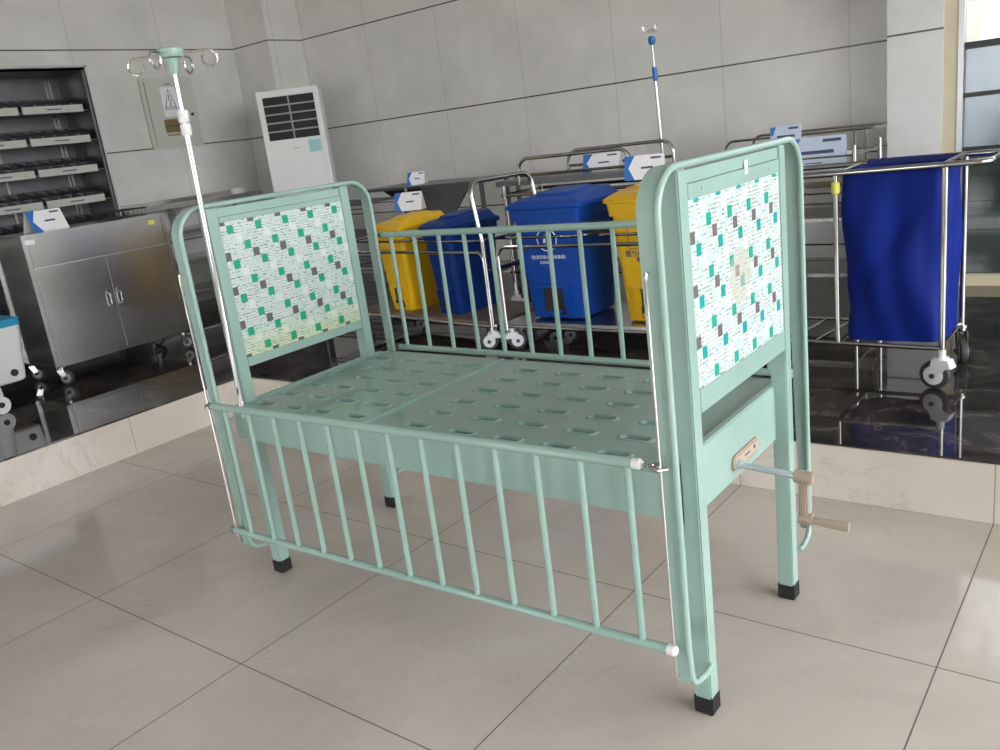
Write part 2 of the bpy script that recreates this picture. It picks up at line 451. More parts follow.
# arch guards: round tube with a flat web beside it
def arch(xt, zlow=.128):
    ya, yb, zt = -.101, .669, 1.223
    pts = [(xt, .0, .137), (xt, -.030, zlow+.004), (xt, ya+.008, zlow+.016), (xt, ya, .24), (xt, ya, zt), (xt, yb, zt), (xt, yb, .24), (xt, yb-.008, zlow+.016), (xt, W+.030, zlow+.004), (xt, W, .137)]
    path = fillet(pts, [.03, .05, .06, .085, .085, .06, .05, .03], 8)
    a = MB().tube(path, .0075, 12).build('arch_tube', G, crib)
    wp = fillet([(0, ya-.001, .158), (0, ya-.001, zt+.001), (0, yb+.001, zt+.001), (0, yb+.001, .158)], .085, 10)
    b = MB(); loops = []
    for i, q in enumerate(wp):
        t = (wp[min(i+1, len(wp)-1)] - wp[max(i-1, 0)]).normalized(); n = Vector((0, -t.z, t.y))
        wd = .042 if 0 < i < len(wp)-1 else .026
        loops.append([(xt-wd, *(q+n*.0016)[1:]), (xt, *(q+n*.0016)[1:]), (xt, *(q-n*.0016)[1:]), (xt-wd, *(q-n*.0016)[1:])])
    b.loft(loops)
    for yy, s in ((ya, -1), (yb, 1)):      # bolt heads
        for zz in (.60, .64, 1.03): b.cyl((xt-.022, yy-s*.001, zz), (xt-.022, yy-s*.006, zz), .0045, 8)
    b.build('web_plate', G, a, ang=25)
    return a
arch(.046); arch(L+.005)
# frame
m = MB()
for y0, y1 in ((-.030, .0), (W, W+.052)):
    m.box(0.002, L-.048, y0, y1, .492, .600, .003)
for x in (.30, .62, 1.0, 1.3): m.box(x-.012, x+.012, 0, W, .545, .575)
m.build('bed_frame', G, crib)
m = MB().box(L-.052, L-.032, .0, W-.002, .468, .617, .003)
foot_apron = m.build('end_rail', G, crib)
m = MB().box(.012, .034, p, W-p, .480, .606, .003).build('end_rail', G, crib)
# slotted deck panels
def deck(x0, x1, cols, rows, y0, y1, z):
    bm = bmesh.new(); ns = 12
    xe = [x0] + [(a+b)/2 for a, b in zip(cols, cols[1:])] + [x1]
    ye = [y0] + [(a+b)/2 for a, b in zip(rows, rows[1:])] + [y1]
    def hit(dx, dy, a, r):
        # ray from slot centre to stadium outline of half straight a, radius r
        l = math.hypot(dx, dy); dx /= l; dy /= l
        if abs(dy) > 1e-9:
            t = r/abs(dy)
            if abs(dx*t) <= a: return dx*t, dy*t
        c = a if dx > 0 else -a
        bq = dx*c; t = bq + math.sqrt(max(0, bq*bq - c*c + r*r)); return dx*t, dy*t
    for i, cx in enumerate(cols):
        for j, cy in enumerate(rows):
            ax, bx, ay, by = xe[i], xe[i+1], ye[j], ye[j+1]
            ring = [(ax+(bx-ax)*k/ns, ay) for k in range(ns)] + [(bx, ay+(by-ay)*k/ns) for k in range(ns)] + \
                   [(bx-(bx-ax)*k/ns, by) for k in range(ns)] + [(ax, by-(by-ay)*k/ns) for k in range(ns)]
            R0 = [bm.verts.new((u, v, z)) for u, v in ring]; prev = R0
            for (a, r, dz) in ((.0290, .0230, 0.), (.028, .0205, 0.), (.027, .0165, .0035), (.026, .0130, .0035), (.025, .0095, -.003), (.025, .0088, -.022)):
                cur = []
                for u, v in ring:
                    hx, hy = hit(u-cx, v-cy, a, r); cur.append(bm.verts.new((cx+hx, cy+hy, z+dz)))
                for k in range(len(cur)):
                    bm.faces.new((prev[k], prev[(k+1) % len(cur)], cur[(k+1) % len(cur)], cur[k]))
                prev = cur
    bmesh.ops.remove_doubles(bm, verts=bm.verts, dist=1e-5)
    q = MB(); q.bm.free(); q.bm = bm
    # folded edges
    q.box(x0-.004, x0+.002, y0, y1, z-.03, z+.004, .0015); q.box(x1-.002, x1+.004, y0, y1, z-.03, z+.004, .0015)
    q.box(x0, x1, y0-.002, y0+.002, z-.02, z+.002); q.box(x0, x1, y1-.002, y1+.002, z-.02, z+.002)
    return q.build('deck_panel', M['deck'], crib, ang=24)
rows = [.020, .122, .224, .326, .430, .532]
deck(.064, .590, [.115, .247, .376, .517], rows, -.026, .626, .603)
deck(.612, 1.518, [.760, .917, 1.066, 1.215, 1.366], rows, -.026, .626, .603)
MB().box(.592, .609, -.026, .626, .590, .609, .004).build('deck_divider', G, crib)
# side rails with balusters
def side_rail(y, zt0, zt1, zb0, zb1, xt0, xt1, xb0, xb1, bx0, bx1):
    r = MB().cyl((xt0, y, zt0), (xt1, y, zt1), .0112, 16).cyl((xb0, y, zb0), (xb1, y, zb1), .0105, 16).build('side_rail', G, crib)
    first = MB().cyl((0, 0, 0), (0, 0, 1), .0078, 12).build('baluster', G, r)
    for k in range(13):
        x = bx0 + (bx1-bx0)*k/12; f = (x-xt0)/(xt1-xt0); g = (x-xb0)/(xb1-xb0)
        z0 = zb0+(zb1-zb0)*g; z1 = zt0+(zt1-zt0)*f
        b = first if k == 0 else dup_child(first, r)
        b.location = (x, y, z0); b.scale = (1, 1, z1-z0)
    for (x, z, s) in ((xt0, zt0, -1), (xt1, zt1, 1), (xb0, zb0, -1), (xb1, zb1, 1)):
        MB().cyl((x-s*.003, y, z), (x+s*.012, y, z), .0116, 14).cyl((x+s*.012, y, z), (x+s*.017, y, z), .0116, 14, .008).build('end_cap', M['white_plastic'] if s > 0 else M['steel'], r)
    return r
nr = side_rail(-.128, .639, .660, .219, .246, .058, 1.502, .028, 1.548, .118, 1.485)
fr = side_rail(.700, 1.022, 1.022, .600, .600, .050, 1.530, .050, 1.530, .091, 1.47)
# latches where the near rail hooks onto the rods
for x, z, s in ((.045, .640, -1), (1.548, .660, 1)):
    m = MB().tube([(x-s*.028, -.128, z), (x-s*.012, -.128, z+.001), (x, -.137, z)], .0028, 8)
    m.tube([(x+.012*math.cos(a), -.128+.012*math.sin(a), z-.002*math.sin(a)) for a in [2*PI*k/16 for k in range(16)]], .0042, 8, True)
    m.tube([(x-s*.004, -.140, z), (x+s*.010, -.138, z-.004), (x+s*.022, -.120, z-.006)], .0042, 8)
    m.build('rail_latch', M['steel'], nr)
# chrome guide rods
for x, y in ((.038, -.128), (1.559, -.128), (.018, .680), (1.552, .680)):
    m = MB().cyl((x, y, .168), (x, y, 1.035), .0032, 10)
    s = -1 if y < 0 else 1
    m.tube(fillet([(x, y, 1.03), (x, y, 1.042), (x, y-s*.014, 1.042)], .005, 4), .0034, 8)
    m.cyl((x, y-s*.0, .178), (x, y-s*.014, .178), .003, 8)
    m.build('guide_rod', M['chrome'], crib)
# crank
cr = thing('crank_tmp', 'x', 'x')
bpy.data.objects.remove(cr)
AX = L-.032
pl = MB(); loop = [(.328+dx, .511+dz) for dx, dz in rrect(.160, .040, .0195, 6)]
pl.prism(loop, 'x', AX-.002, AX+.005)
plate = pl.build('crank_plate', M['beige_plastic'], foot_apron, ang=30); plate['label'] = 'beige plastic crank plate'
loop2 = [(.328+dx, .511+dz) for dx, dz in rrect(.142, .024, .0115, 6)]
MB().prism(loop2, 'x', AX+.005, AX+.0065).build('plate_face', mat('pale_pinkish_plastic', (.50, .40, .33), .4), plate, ang=30)
q = MB().cyl((AX+.006, .375, .513), (AX+.0075, .375, .513), .005, 10); q.build('rivet', M['ink_dark'], plate)
q = MB().box(AX+.006, AX+.0075, .315, .345, .510, .514); q.build('printed_arrow', M['ink_dark'], plate, False)
cy, cz = .272, .507
m = MB().cyl((AX-.01, cy, cz), (1.690, cy, cz-.010), .0080, 16).cyl((AX+.004, cy, cz), (AX+.016, cy, cz-.001), .0115, 16)
m.cyl((1.665, cy-.010, cz-.008), (1.665, cy+.010, cz-.008), .003, 8)
rod = m.build('crank_rod', M['pale_blue_steel'], crib); rod['label'] = 'pale zinc crank rod'
m = MB().cyl((1.682, cy, cz-.009), (1.718, cy, cz-.012), .0165, 20)
m.cyl((1.718, cy, cz-.012), (1.722, cy, cz-.012), .012, 16)
m.box(1.690, 1.710, cy-.010, cy+.010, .398, cz-.012, .004)
m.cyl((1.688, cy, .396), (1.718, cy, .394), .0145, 18)
arm = m.build('crank_arm', M['beige_plastic'], crib, ang=30); arm['label'] = 'beige plastic crank arm'
h = MB(); hl = []
for x, hw, hh in ((1.716, .006, .006), (1.724, .008, .008), (1.730, .007, .008), (1.790, .0085, .0105), (1.798, .0085, .0105)):
    hl.append([(x, cy+a, .393+(1.716-x)*.02+b) for a, b in rrect(hw*2, hh*2, min(hw, hh)*.4, 3)])
h.loft(hl)
h.build('crank_handle', M['beige_plastic'], arm, ang=30)

# ------------------------------------------------------------------ IV pole standing at the head of the crib
MB().cyl((.072, -.037, .575), (.072, -.037, .602), .0125, 16).build('pole_socket', G, crib)
iv = thing('iv_pole', 'tall chrome drip pole with mint green hub and four hooks clamped at the crib headboard', 'iv pole', (.072, -.037, 0))
lean = .024
def ivp(z): return (lean*(z-.6), 0, z)
m = MB().cyl(ivp(.592), ivp(1.452), .0085, 18).cyl(ivp(.615), ivp(.625), .012, 14)
m.build('outer_tube', M['chrome'], iv)
MB().cyl(ivp(1.44), ivp(1.612), .0055, 14).build('inner_tube', M['chrome'], iv)
m = MB().tube([ivp(1.425), ivp(1.430), ivp(1.455), ivp(1.457)], [.013, .0145, .0145, .013], 18).tube([ivp(1.460), ivp(1.462), ivp(1.490), ivp(1.494)], [.0135, .0148, .0148, .012], 18)
m.box(lean*.85-.004, lean*.85+.010, -.018, -.010, 1.462, 1.474, .002)
m.build('height_clamp', M['grey_plastic'] if False else M['white_plastic'], iv)
m = MB().tube([ivp(1.590), ivp(1.596), ivp(1.632)], [.011, .012, .0175], 20).tube([ivp(1.634), ivp(1.637), ivp(1.655), ivp(1.659)], [.034, .036, .036, .031], 28)
hub = m.build('hook_hub', M['green'], iv)
ca = Vector(ivp(1.643))
for k, a in enumerate((-30, 51, 150, -129)):
    ar = math.radians(a+69); d = Vector((math.cos(ar), math.sin(ar), 0)); e = Vector((-d.y, d.x, 0))
    pts = [ca+d*.030, ca+d*.11]
    hk = [ca+d*.030, ca+d*.102]
    cen = ca + d*.102 + Vector((0, 0, -.022))
    for t in range(1, 14):
        an = PI/2 - t*PI*1.68/13
        hk.append(cen + d*.022*math.cos(an) + Vector((0, 0, 1))*.022*math.sin(an) + e*.0006*t)
    MB().tube(hk, .0033, 8).build('hook', M['chrome'], hub)

# ------------------------------------------------------------------ sign cards
def card(loc, w, h, rz, label, tilt=12, name='sign_card', style=0, parent_group=None):
    t = thing(name, label, 'sign', loc, rz, parent_group)
    a = math.radians(tilt); dy = math.sin(a)*h; dz = math.cos(a)*h
    m = MB()
    m.loft([[(-w/2, 0, 0), (w/2, 0, 0), (w/2, .003, 0), (-w/2, .003, 0)], [(-w/2, dy, dz), (w/2, dy, dz), (w/2, dy+.003, dz), (-w/2, dy+.003, dz)]])
    m.loft([[(-w/2, 2*dy+.004, 0), (w/2, 2*dy+.004, 0), (w/2, 2*dy+.007, 0), (-w/2, 2*dy+.007, 0)], [(-w/2, dy+.001, dz), (w/2, dy+.001, dz), (w/2, dy+.004, dz), (-w/2, dy+.004, dz)]])
    face = m.build('card', M['paper'], t, False)
    def P(u, v, o=.0008): return (-w/2+u*w, dy*v-o, dz*v+o*.2)
    def flat(polys, mt, nm):
        if len(polys) > 1: return [flat([q_], mt, 'printed_line') for q_ in polys]
        q = MB()
        for poly in polys:
            f = [q.bm.verts.new(P(u, v)) for u, v in poly]; b = [q.bm.verts.new(P(u, v, .0002)) for u, v in poly]
            n = len(f); q.bm.faces.new(f); q.bm.faces.new(list(reversed(b)))
            for k in range(n): q.bm.faces.new((f[k], b[k], b[(k+1) % n], f[(k+1) % n]))
        return q.build(nm, mt, face, False)
    if style == 1: face.data.materials[0] = M['paper_blue']
    if style == 0:
        flat([[(0, 1), (0, 0), (.26, 0), (.10, .5), (.26, 1)]], M['ink_blue'], 'printed_corner')
        flat([[(.66, .82), (.92, .82), (.92, .90), (.66, .90)], [(.42, .44), (.72, .44), (.72, .52), (.42, .52)]], M['ink_dark'], 'printed_lines')
    else:
        flat([[(.0, .98), (.0, .62), (.10, .62), (.20, .98)]], M['ink_blue'], 'printed_corner')
        flat([[(.60, .83), (.92, .83), (.92, .92), (.60, .92)], [(.22, .50), (.80, .50), (.80, .60), (.22, .60)], [(.3, .22), (.6, .22), (.6, .25), (.3, .25)]], M['ink_dark'], 'printed_lines')
    return t

# ------------------------------------------------------------------ stainless cabinet on casters (left)
cab = thing('instrument_cabinet', 'stainless steel two-door cabinet on casters standing on the black platform', 'cabinet', (-3.05, 1.15, PZ), 0)
y0, y1, xf, xbk = -.455, .455, .22, -.22
z = lambda v: v - PZ
m = MB().box(xbk, xf-.012, y0+.012, y1-.012, z(.325), z(1.08)).box(xbk-.005, xf+.004, y0, y1, z(1.08), z(1.10), .003)
for yy in (y0, y1-.028): m.box(xf-.03, xf, yy, yy+.028, z(.315), z(1.08), .002); m.box(xbk, xbk+.03, yy, yy+.028, z(.315), z(1.08), .002)
m.box(xf-.03, xf-.002, y0+.028, y1-.028, z(.315), z(.330)).box(xbk, xf, y0, y1, z(.315), z(.324))
m.build('body', M['brushed'], cab)
MB().box(xf-.012, xf-.001, y0+.03, y1-.03, z(.908), z(1.078), .0015).build('front_panel', M['brushed'], cab)
MB().box(xf-.004, xf+.0005, y0+.029, y1-.029, z(.9035), z(.9075)).build('seam_strip', M['alu'], cab, False)
for s, (a, b) in enumerate(((y0+.03, -.002), (.002, y1-.03))):
    d = MB().box(xf-.014, xf, a, b, z(.333), z(.903), .002).build('door', M['brushed'], cab)
    MB().box(xf-.001, xf+.0008, a, a+.0035, z(.333), z(.903)).build('door_edge', M['alu'], d, False)
    yy = -.035 if s == 0 else .035
    q = MB().tube(fillet([(xf, yy, z(.60)), (xf+.022, yy, z(.605)), (xf+.022, yy, z(.675)), (xf, yy, z(.68))], .012, 5), .006, 10)
    q.cyl((xf, yy, z(.69)), (xf+.006, yy, z(.69)), .012, 14)
    q.build('handle', M['chrome'], d)
MB().cyl((xf, .035, z(.555)), (xf+.006, .035, z(.555)), .009, 14).build('lock', M['chrome'], cab)
MB().box(xf-.003, xf+.001, .335, .375, z(1.04), z(1.068)).build('sticker', M['yellow_tag'], cab, False)['label'] = 'small yellow sticker'
MB().box(xf-.003, xf+.001, -.44, -.385, z(1.045), z(1.072)).build('sticker', M['paper'], cab, False)['label'] = 'small white label'
for x in (xbk+.04, xf-.03):
    for yy in (y0+.04, y1-.04): caster(cab, x, yy, z(.316), .046, 'steel', .6, .026)
card((-2.93, .93, 1.101), .22, .135, PI/2+.1, 'white sign card with blue corner on top of the stainless cabinet', 25)
m = MB()
for a, b in (((-.11, -.12), (.11, -.12)), ((.11, -.12), (.11, .12)), ((.11, .12), (-.11, .12)), ((-.11, .12), (-.11, -.12))):
    m.cyl((*a, .045), (*b, .045), .005, 8); m.cyl((*a, .004), (*b, .004), .003, 8)
for k in range(9):
    yy = -.12+.03*k; m.tube([(-.11, yy, .045), (-.11, yy, .004), (.11, yy, .004), (.11, yy, .045)], .0016, 6)
tag(m.build('wire_basket', M['dark_frame'], None, loc=(-3.10, 1.46, 1.101)), 'black wire basket on the far end of the stainless cabinet top', 'basket')

# white medical trolley cut by the left edge
tr = thing('medical_trolley', 'white plastic trolley with cyan top band cut by the left photo edge', 'trolley', (-2.92, .0, PZ), 0)
loops = []
for zz, w_, d_ in ((.135, .46, .92), (.145, .48, .94), (.43, .52, 1.0), (.445, .52, 1.0)):
    loops.append([(a, b-.0, zz) for a, b in rrect(w_, d_, .035, 5)])
MB().loft(loops).build('body', M['white_plastic'], tr)
MB().loft([[(a, b, zz) for a, b in rrect(.53, 1.01, .035, 5)] for zz in (.445, .485)]).build('top_band', M['cyan'], tr)['label'] = 'cyan top band'
q = MB().cyl((.238, .405, .190), (.250, .405, .190), .020, 16); q.build('foot_lock', M['black'], tr)
for x, yy in ((.25, .26), (.25, -.40), (-.2, .26), (-.2, -.40)):
    f = MB().cyl((x, yy, .30), (x, yy, .135), .042, 20).cyl((x, yy, .30), (x, yy, .31), .030, 16)
    f.tube([(x+.01, yy, .19), (x+.02, yy+.005, .12), (x+.03, yy+.012, .05)], [.040, .040, .034], 16)
    f.build('leg_shroud', M['white_plastic'], tr)
    w_ = MB().cyl((x+.012, yy+.012, .0475), (x+.060, yy+.012, .0475), .0475, 26).build('wheel', M['white_plastic'], tr)
    MB().cyl((x+.060, yy+.012, .050), (x+.064, yy+.012, .050), .016, 18).build('wheel_hub', M['black'], w_)

# ------------------------------------------------------------------ tray rack on the left wall
rk = thing('tray_rack', 'tall grey steel rack holding rows of parts trays against the left wall', 'rack', (-4.35, 1.1, PZ), 0)
RY0, RY1 = -1.05, .935
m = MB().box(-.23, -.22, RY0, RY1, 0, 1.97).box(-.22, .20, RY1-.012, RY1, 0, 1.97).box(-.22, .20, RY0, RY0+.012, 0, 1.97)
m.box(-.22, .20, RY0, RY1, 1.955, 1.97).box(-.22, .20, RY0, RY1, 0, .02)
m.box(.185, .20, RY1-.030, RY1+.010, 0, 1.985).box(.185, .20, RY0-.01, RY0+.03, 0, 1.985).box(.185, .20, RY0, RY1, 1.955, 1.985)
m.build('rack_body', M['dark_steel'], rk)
m = MB().box(.200, .204, RY1-.004, RY1+.012, 0, 1.99).box(.200, .204, RY0, RY1+.012, 1.975, 1.99)
m.build('edge_trim', M['alu'], rk)
m = MB()
for yy in (RY1-.10, RY1-.13, RY1-.60): m.box(-.218, -.205, yy, yy+.018, .02, 1.95)
m.build('rear_upright', M['steel'], rk)
rowz = [1.915, 1.695, 1.478, 1.255, 1.035, .81, .59, .37]
colw = .445
for i, zz in enumerate(rowz):
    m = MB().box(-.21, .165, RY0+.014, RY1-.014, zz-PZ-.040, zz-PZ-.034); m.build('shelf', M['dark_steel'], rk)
tray0 = None
for i, zz in enumerate(rowz[:5]):
    for j in range(4):
        yc = .64 - .475*j
        lab = ('top', 'second', 'third', 'fourth', 'fifth')[i] + ' row, ' + ('rightmost', 'second from right', 'third from right', 'leftmost')[j]
        loc = (-4.35, 1.1+yc, zz-.033)
        if tray0 is None:
            t = thing('parts_tray', '', 'tray', loc, 0)
            m = MB()
            tw = colw
            # sloped open tray: floor, back, sides, dividers
            m.box(-.19, .17, -tw/2, tw/2, .0, .004)
            for yy in [-tw/2 + tw*k/5 for k in range(6)]:
                m.prism([(-.19, .004), (.168, .004), (.168, .045), (-.19, .115)], 'y', yy-.0015, yy+.0015)
            m.box(-.19, -.187, -tw/2, tw/2, .004, .115).box(.03, .033, -tw/2, tw/2, .004, .06)
            m.build('tray_bin', M['tray'], t, False)
            MB().box(.168, .176, -tw/2, tw/2, -.018, .034, .001).build('label_strip', M['label_grey'], t, False)
            MB().box(.176, .177, -.05, .06, .004, .012).build('printed_line', M['ink_dark'], t, False)
            tray0 = t
        else:
            t = tray0.copy(); COL.objects.link(t); t.location = loc
            for ch in list(tray0.children): dup_child(ch, t)
        t['label'] = 'clear parts tray with pale label strip in the wall rack, ' + lab
        t['group'] = 'parts trays in the rack'

# electrical box on the left wall
eb = thing('electrical_box', 'pale green electrical distribution box with warning sticker on the left wall', 'electrical box', (XL, 2.965, 1.545), PI/2)
# local: x along wall (+y world), front faces local -y (world +x)
m = MB().box(-.255, .255, -.012, .0, 0, .59, .002).build('surround', M['panel_green'], eb)
m = MB().box(-.215, .215, -.026, -.012, .035, .555, .002).build('door', M['panel_green'], eb)
MB().box(-.03, .03, -.031, -.026, .530, .536).build('hinge_slot', M['ink_dark'], m, False)
MB().cyl((.185, -.026, .275), (.185, -.034, .275), .013, 14).build('lock', M['black'], m)
st = MB().box(-.085, .065, -.0275, -.026, .265, .51).build('warning_sticker', M['paper'], eb, False); st['label'] = 'white sticker with purple lightning triangle'
tri = MB(); A_, B_, C_ = Vector((-.010, -.0285, .49)), Vector((-.068, -.0285, .325)), Vector((.048, -.0285, .325))
tri.tube([A_, B_, C_], .0035, 6, True)
tri.tube([(-.006, -.0285, .445), (-.018, -.0285, .405), (.0, -.0285, .405), (-.010, -.0285, .355)], .0045, 6)
tri.build('warning_triangle', M['ink_pink'], st)
text_mesh('printed_text', '有电危险', .026, M['ink_pink'], st, (-.01, -.0280, .34), (PI/2, 0, 0))
q = MB().box(-.105, .045, -.0275, -.026, .135, .245)
bw = q.build('breaker_window', M['brass'], eb, False); bw['label'] = 'brown breaker window'
q = MB()
for k in range(7): q.box(-.095+.02*k, -.083+.02*k, -.0275, -.026, .105, .125)
q.build('breaker_label', M['brass'], eb, False)
MB().box(-.105, .045, -.029, -.0275, .185, .192).build('breaker_bar', M['ink_dark'], eb, False)

# ------------------------------------------------------------------ stainless bench along the left wall beyond the cabinet
bn = thing('steel_bench', 'long low stainless bench with open shelves against the left wall below the electrical box', 'bench', (-4.33, 2.72, PZ))
hw = .66
m = MB().box(-.22, .22, -hw, hw, .865, .90, .004).box(-.22, -.21, -hw, hw, .90, .93)
m.build('bench_top', M['brushed'], bn)
for zz in (.15, .42, .66):
    MB().box(-.21, .20, -hw+.02, hw-.02, zz, zz+.02, .003).build('shelf', M['brushed'], bn)
for x in (-.2, .2):
    for yy in (-hw+.02, 0, hw-.02): MB().box(x-.015, x+.015, yy-.015, yy+.015, 0, .865).build('leg', M['steel'], bn)
# item cluster at the far end
bx = MB().box(-.03, .03, -.05, .05, 0, .045, .004)
tag(bx.build('small_box', M['white_plastic'], None, loc=(-4.22, 3.20, 1.101)), 'small white block on the far end of the steel bench', 'box')

# ------------------------------------------------------------------ floor standing air conditioner
ac = thing('air_conditioner', 'white floor-standing air conditioner with dark louvres in the room corner', 'air conditioner', (-3.62, 3.47, PZ), math.radians(43))
AW, AD, AH = .255, .15, 1.69
m = MB().box(-AW, AW, -AD+.02, AD, .05, AH, .012).box(-AW+.01, AW-.01, -AD+.03, AD-.01, 0, .05)
m.build('cabinet', M['white_plastic'], ac)
m = MB().box(-AW, -AW+.045, -AD, -AD+.03, .05, AH, .006).box(AW-.045, AW, -AD, -AD+.03, .05, AH, .006).box(-AW+.045, AW-.045, -AD, -AD+.03, AH-.05, AH, .006)
m.build('front_frame', M['ac_white'], ac)
MB().box(-AW+.045, AW-.045, -AD+.004, -AD+.03, .72, AH-.40, .004).build('upper_panel', M['ac_white'], ac)
MB().box(-AW+.045, AW-.045, -AD+.004, -AD+.03, .06, .71, .004).build('lower_panel', M['ac_white'], ac)
MB().box(-AW+.046, AW-.046, -AD+.014, -AD+.03, AH-.395, AH-.052).build('grille_recess', M['black'], ac, False)
m = MB()
for k in range(1, 5):
    zz = AH-.395+.343*k/5; m.box(-AW+.046, AW-.046, -AD+.002, -AD+.018, zz-.006, zz+.006, .002)
m.box(-.006, .006, -AD+.003, -AD+.020, AH-.395, AH-.052)
m.build('louvre', M['grey_plastic'], ac)
text_mesh('brand_mark', '—', .05, M['ink_dark'], ac, (0, -AD+.0035, AH-.47), (PI/2, 0, 0))
MB().box(AW-.15, AW-.05, -AD+.002, -AD+.004, AH-.52, AH-.42).build('energy_label', mat('pale_cyan_label', (.35, .66, .66), .4), ac, False)

# ------------------------------------------------------------------ bins
def bin_(name, loc, w, d, h, m_, label, rz=0., mark=None, lid_h=.115, panel=True, group=None):
    t = thing(name, label, 'bin', loc, rz, group)
    def lp(f, g, zz, r=.03): return [(a, b, zz) for a, b in rrect(w*f, d*g, r, 5)]
    m = MB().loft([lp(.80, .80, 0), lp(.81, .81, .012), lp(.97, .97, h-lid_h-.06), lp(.98, .98, h-lid_h)])
    body = m.build('body', m_, t)
    # pedal housing
    fy = -d*.41
    q = MB()
    for s in (-1, 1): q.loft([[(s*w*.20-.022, fy-.004, 0), (s*w*.20+.022, fy-.004, 0), (s*w*.20+.022, fy+.03, 0), (s*w*.20-.022, fy+.03, 0)],
                              [(s*w*.20-.018, fy-.030, h*.26), (s*w*.20+.018, fy-.030, h*.26), (s*w*.20+.018, fy, h*.26), (s*w*.20-.018, fy, h*.26)]])
    q.box(-w*.20-.018, w*.20+.018, fy-.030, fy, h*.26, h*.285, .004)
    q.build('pedal_housing', m_, body)
    MB().box(-w*.155, w*.155, fy-.016, fy+.01, .02, h*.26).build('pedal_notch_shade', M['black'], body, False)  # black block standing in for the shade inside the pedal notch
    MB().box(-w*.12, w*.12, fy-.045, fy+.02, .028, .045, .005).build('pedal', m_, t)
    # lid
    l = MB()
    l.loft([lp(1.00, 1.00, h-lid_h+.004), lp(1.045, 1.04, h-lid_h), lp(1.08, 1.07, h-.056), lp(1.14, 1.12, h-.052), lp(1.15, 1.13, h-.035), lp(1.04, 1.02, h-.022),
            [(a, b, h-.012+.028*(b/d+.5)) for a, b in rrect(w*.90, d*.90, .03, 5)]])
    l.loft([[(a, b+.02*d, h-.012+.028*(b/d+.5)) for a, b in rrect(w*.62, d*.62, .03, 5)], [(a, b+.02*d, h+.004+.028*(b/d+.5)) for a, b in rrect(w*.54, d*.54, .03, 5)]])
    for s in (-1, 1): l.cyl((s*w*.35-.03, d*.55, h-.05), (s*w*.35+.03, d*.55, h-.05), .014, 12)
    l.build('lid', m_, t)
    sl = math.atan2(d*.5*.16, h)   # front face slope
    def ypos(zz):
        f = .81+(.97-.81)*(zz/(h-lid_h-.06)); return -d*f/2-.0012
    rx = PI/2 - math.atan2(d*.08, h-lid_h-.06)*-1
    def put(nm, txt, size, zz, mt, dx=0., b=0.):
        return text_mesh(nm, txt, size, mt, body, (dx, ypos(zz), zz), (PI/2 + math.atan2(d*.08, h-lid_h), 0, 0), b)
    def ring(cx, zz, r, th, mt, nm, seg=36, pts=None):
        q = MB(); P = pts or [(cx+r*math.cos(2*PI*k/seg), zz+r*math.sin(2*PI*k/seg)) for k in range(seg)]
        q.tube([(a, ypos(c), c) for a, c in P], th, 6, True); return q.build(nm, mt, body)
    if mark == 'blue':
        ring(0, h*.66, .058, .0028, M['ink_white'], 'printed_ring')
        q = MB()
        for s in (-1, 1):
            q.loft([[(s*.018-.007, ypos(h*.635)-.001, h*.635), (s*.018+.007, ypos(h*.635)-.001, h*.635), (s*.018+.007, ypos(h*.635)+.002, h*.635), (s*.018-.007, ypos(h*.635)+.002, h*.635)],
                    [(s*.008-.005, ypos(h*.70)-.001, h*.70), (s*.008+.005, ypos(h*.70)-.001, h*.70), (s*.008+.005, ypos(h*.70)+.002, h*.70), (s*.008-.005, ypos(h*.70)+.002, h*.70)]])
        q.build('printed_emblem', M['ink_white'], body, False)
        put('printed_text', '（生活垃圾分类收集桶）', .022, h*.515, M['ink_white'], -.005, .0002)
        put('printed_text', '生活垃圾 桶', .016, h*.470, M['ink_white'], -.02, .0001)
    if mark == 'yellow':
        a, z0_, z1_ = .095, h*.565, h*.74
        ring(0, 0, 0, .0018, M['ink_dark'], 'printed_frame', pts=[(-a, z0_), (a, z0_), (a, z1_), (-a, z1_)])
        ring(0, 0, 0, .0028, M['ink_dark'], 'printed_triangle', pts=[(0, z0_+.012), (.062, z1_-.03), (-.062, z1_-.03)])
        ring(0, h*.675, .016, .0024, M['ink_dark'], 'printed_ring', 16)
        put('printed_text', '医疗废物专用桶', .033, h*.525, M['ink_dark'], 0, .0006)
        put('printed_text', '感染性废物', .024, h*.480, M['ink_dark'], .0, .0004)
    return t
BZ = .365
bin_('pedal_bin', (-.175, 2.25, BZ), .40, .40, .625, M['blue_bin'], 'bright blue pedal bin with white round emblem behind the crib', 0, 'blue')
bin_('pedal_bin', (.385, 2.25, BZ), .36, .40, .63, M['yellow_bin'], 'yellow pedal bin with black hazard print, beside the bright blue bin', 0, 'yellow')
bin_('pedal_bin', (-1.37, 2.34, BZ-.01), .26, .38, .545, M['yellow_bin'], 'yellow pedal bin below a white sign card, left of the dark blue bin', math.radians(-8))
bin_('pedal_bin', (-.93, 2.28, BZ-.01), .23, .38, .545, M['navy_bin'], 'dark navy blue pedal bin between the yellow bin and the bright blue bin', math.radians(-8))

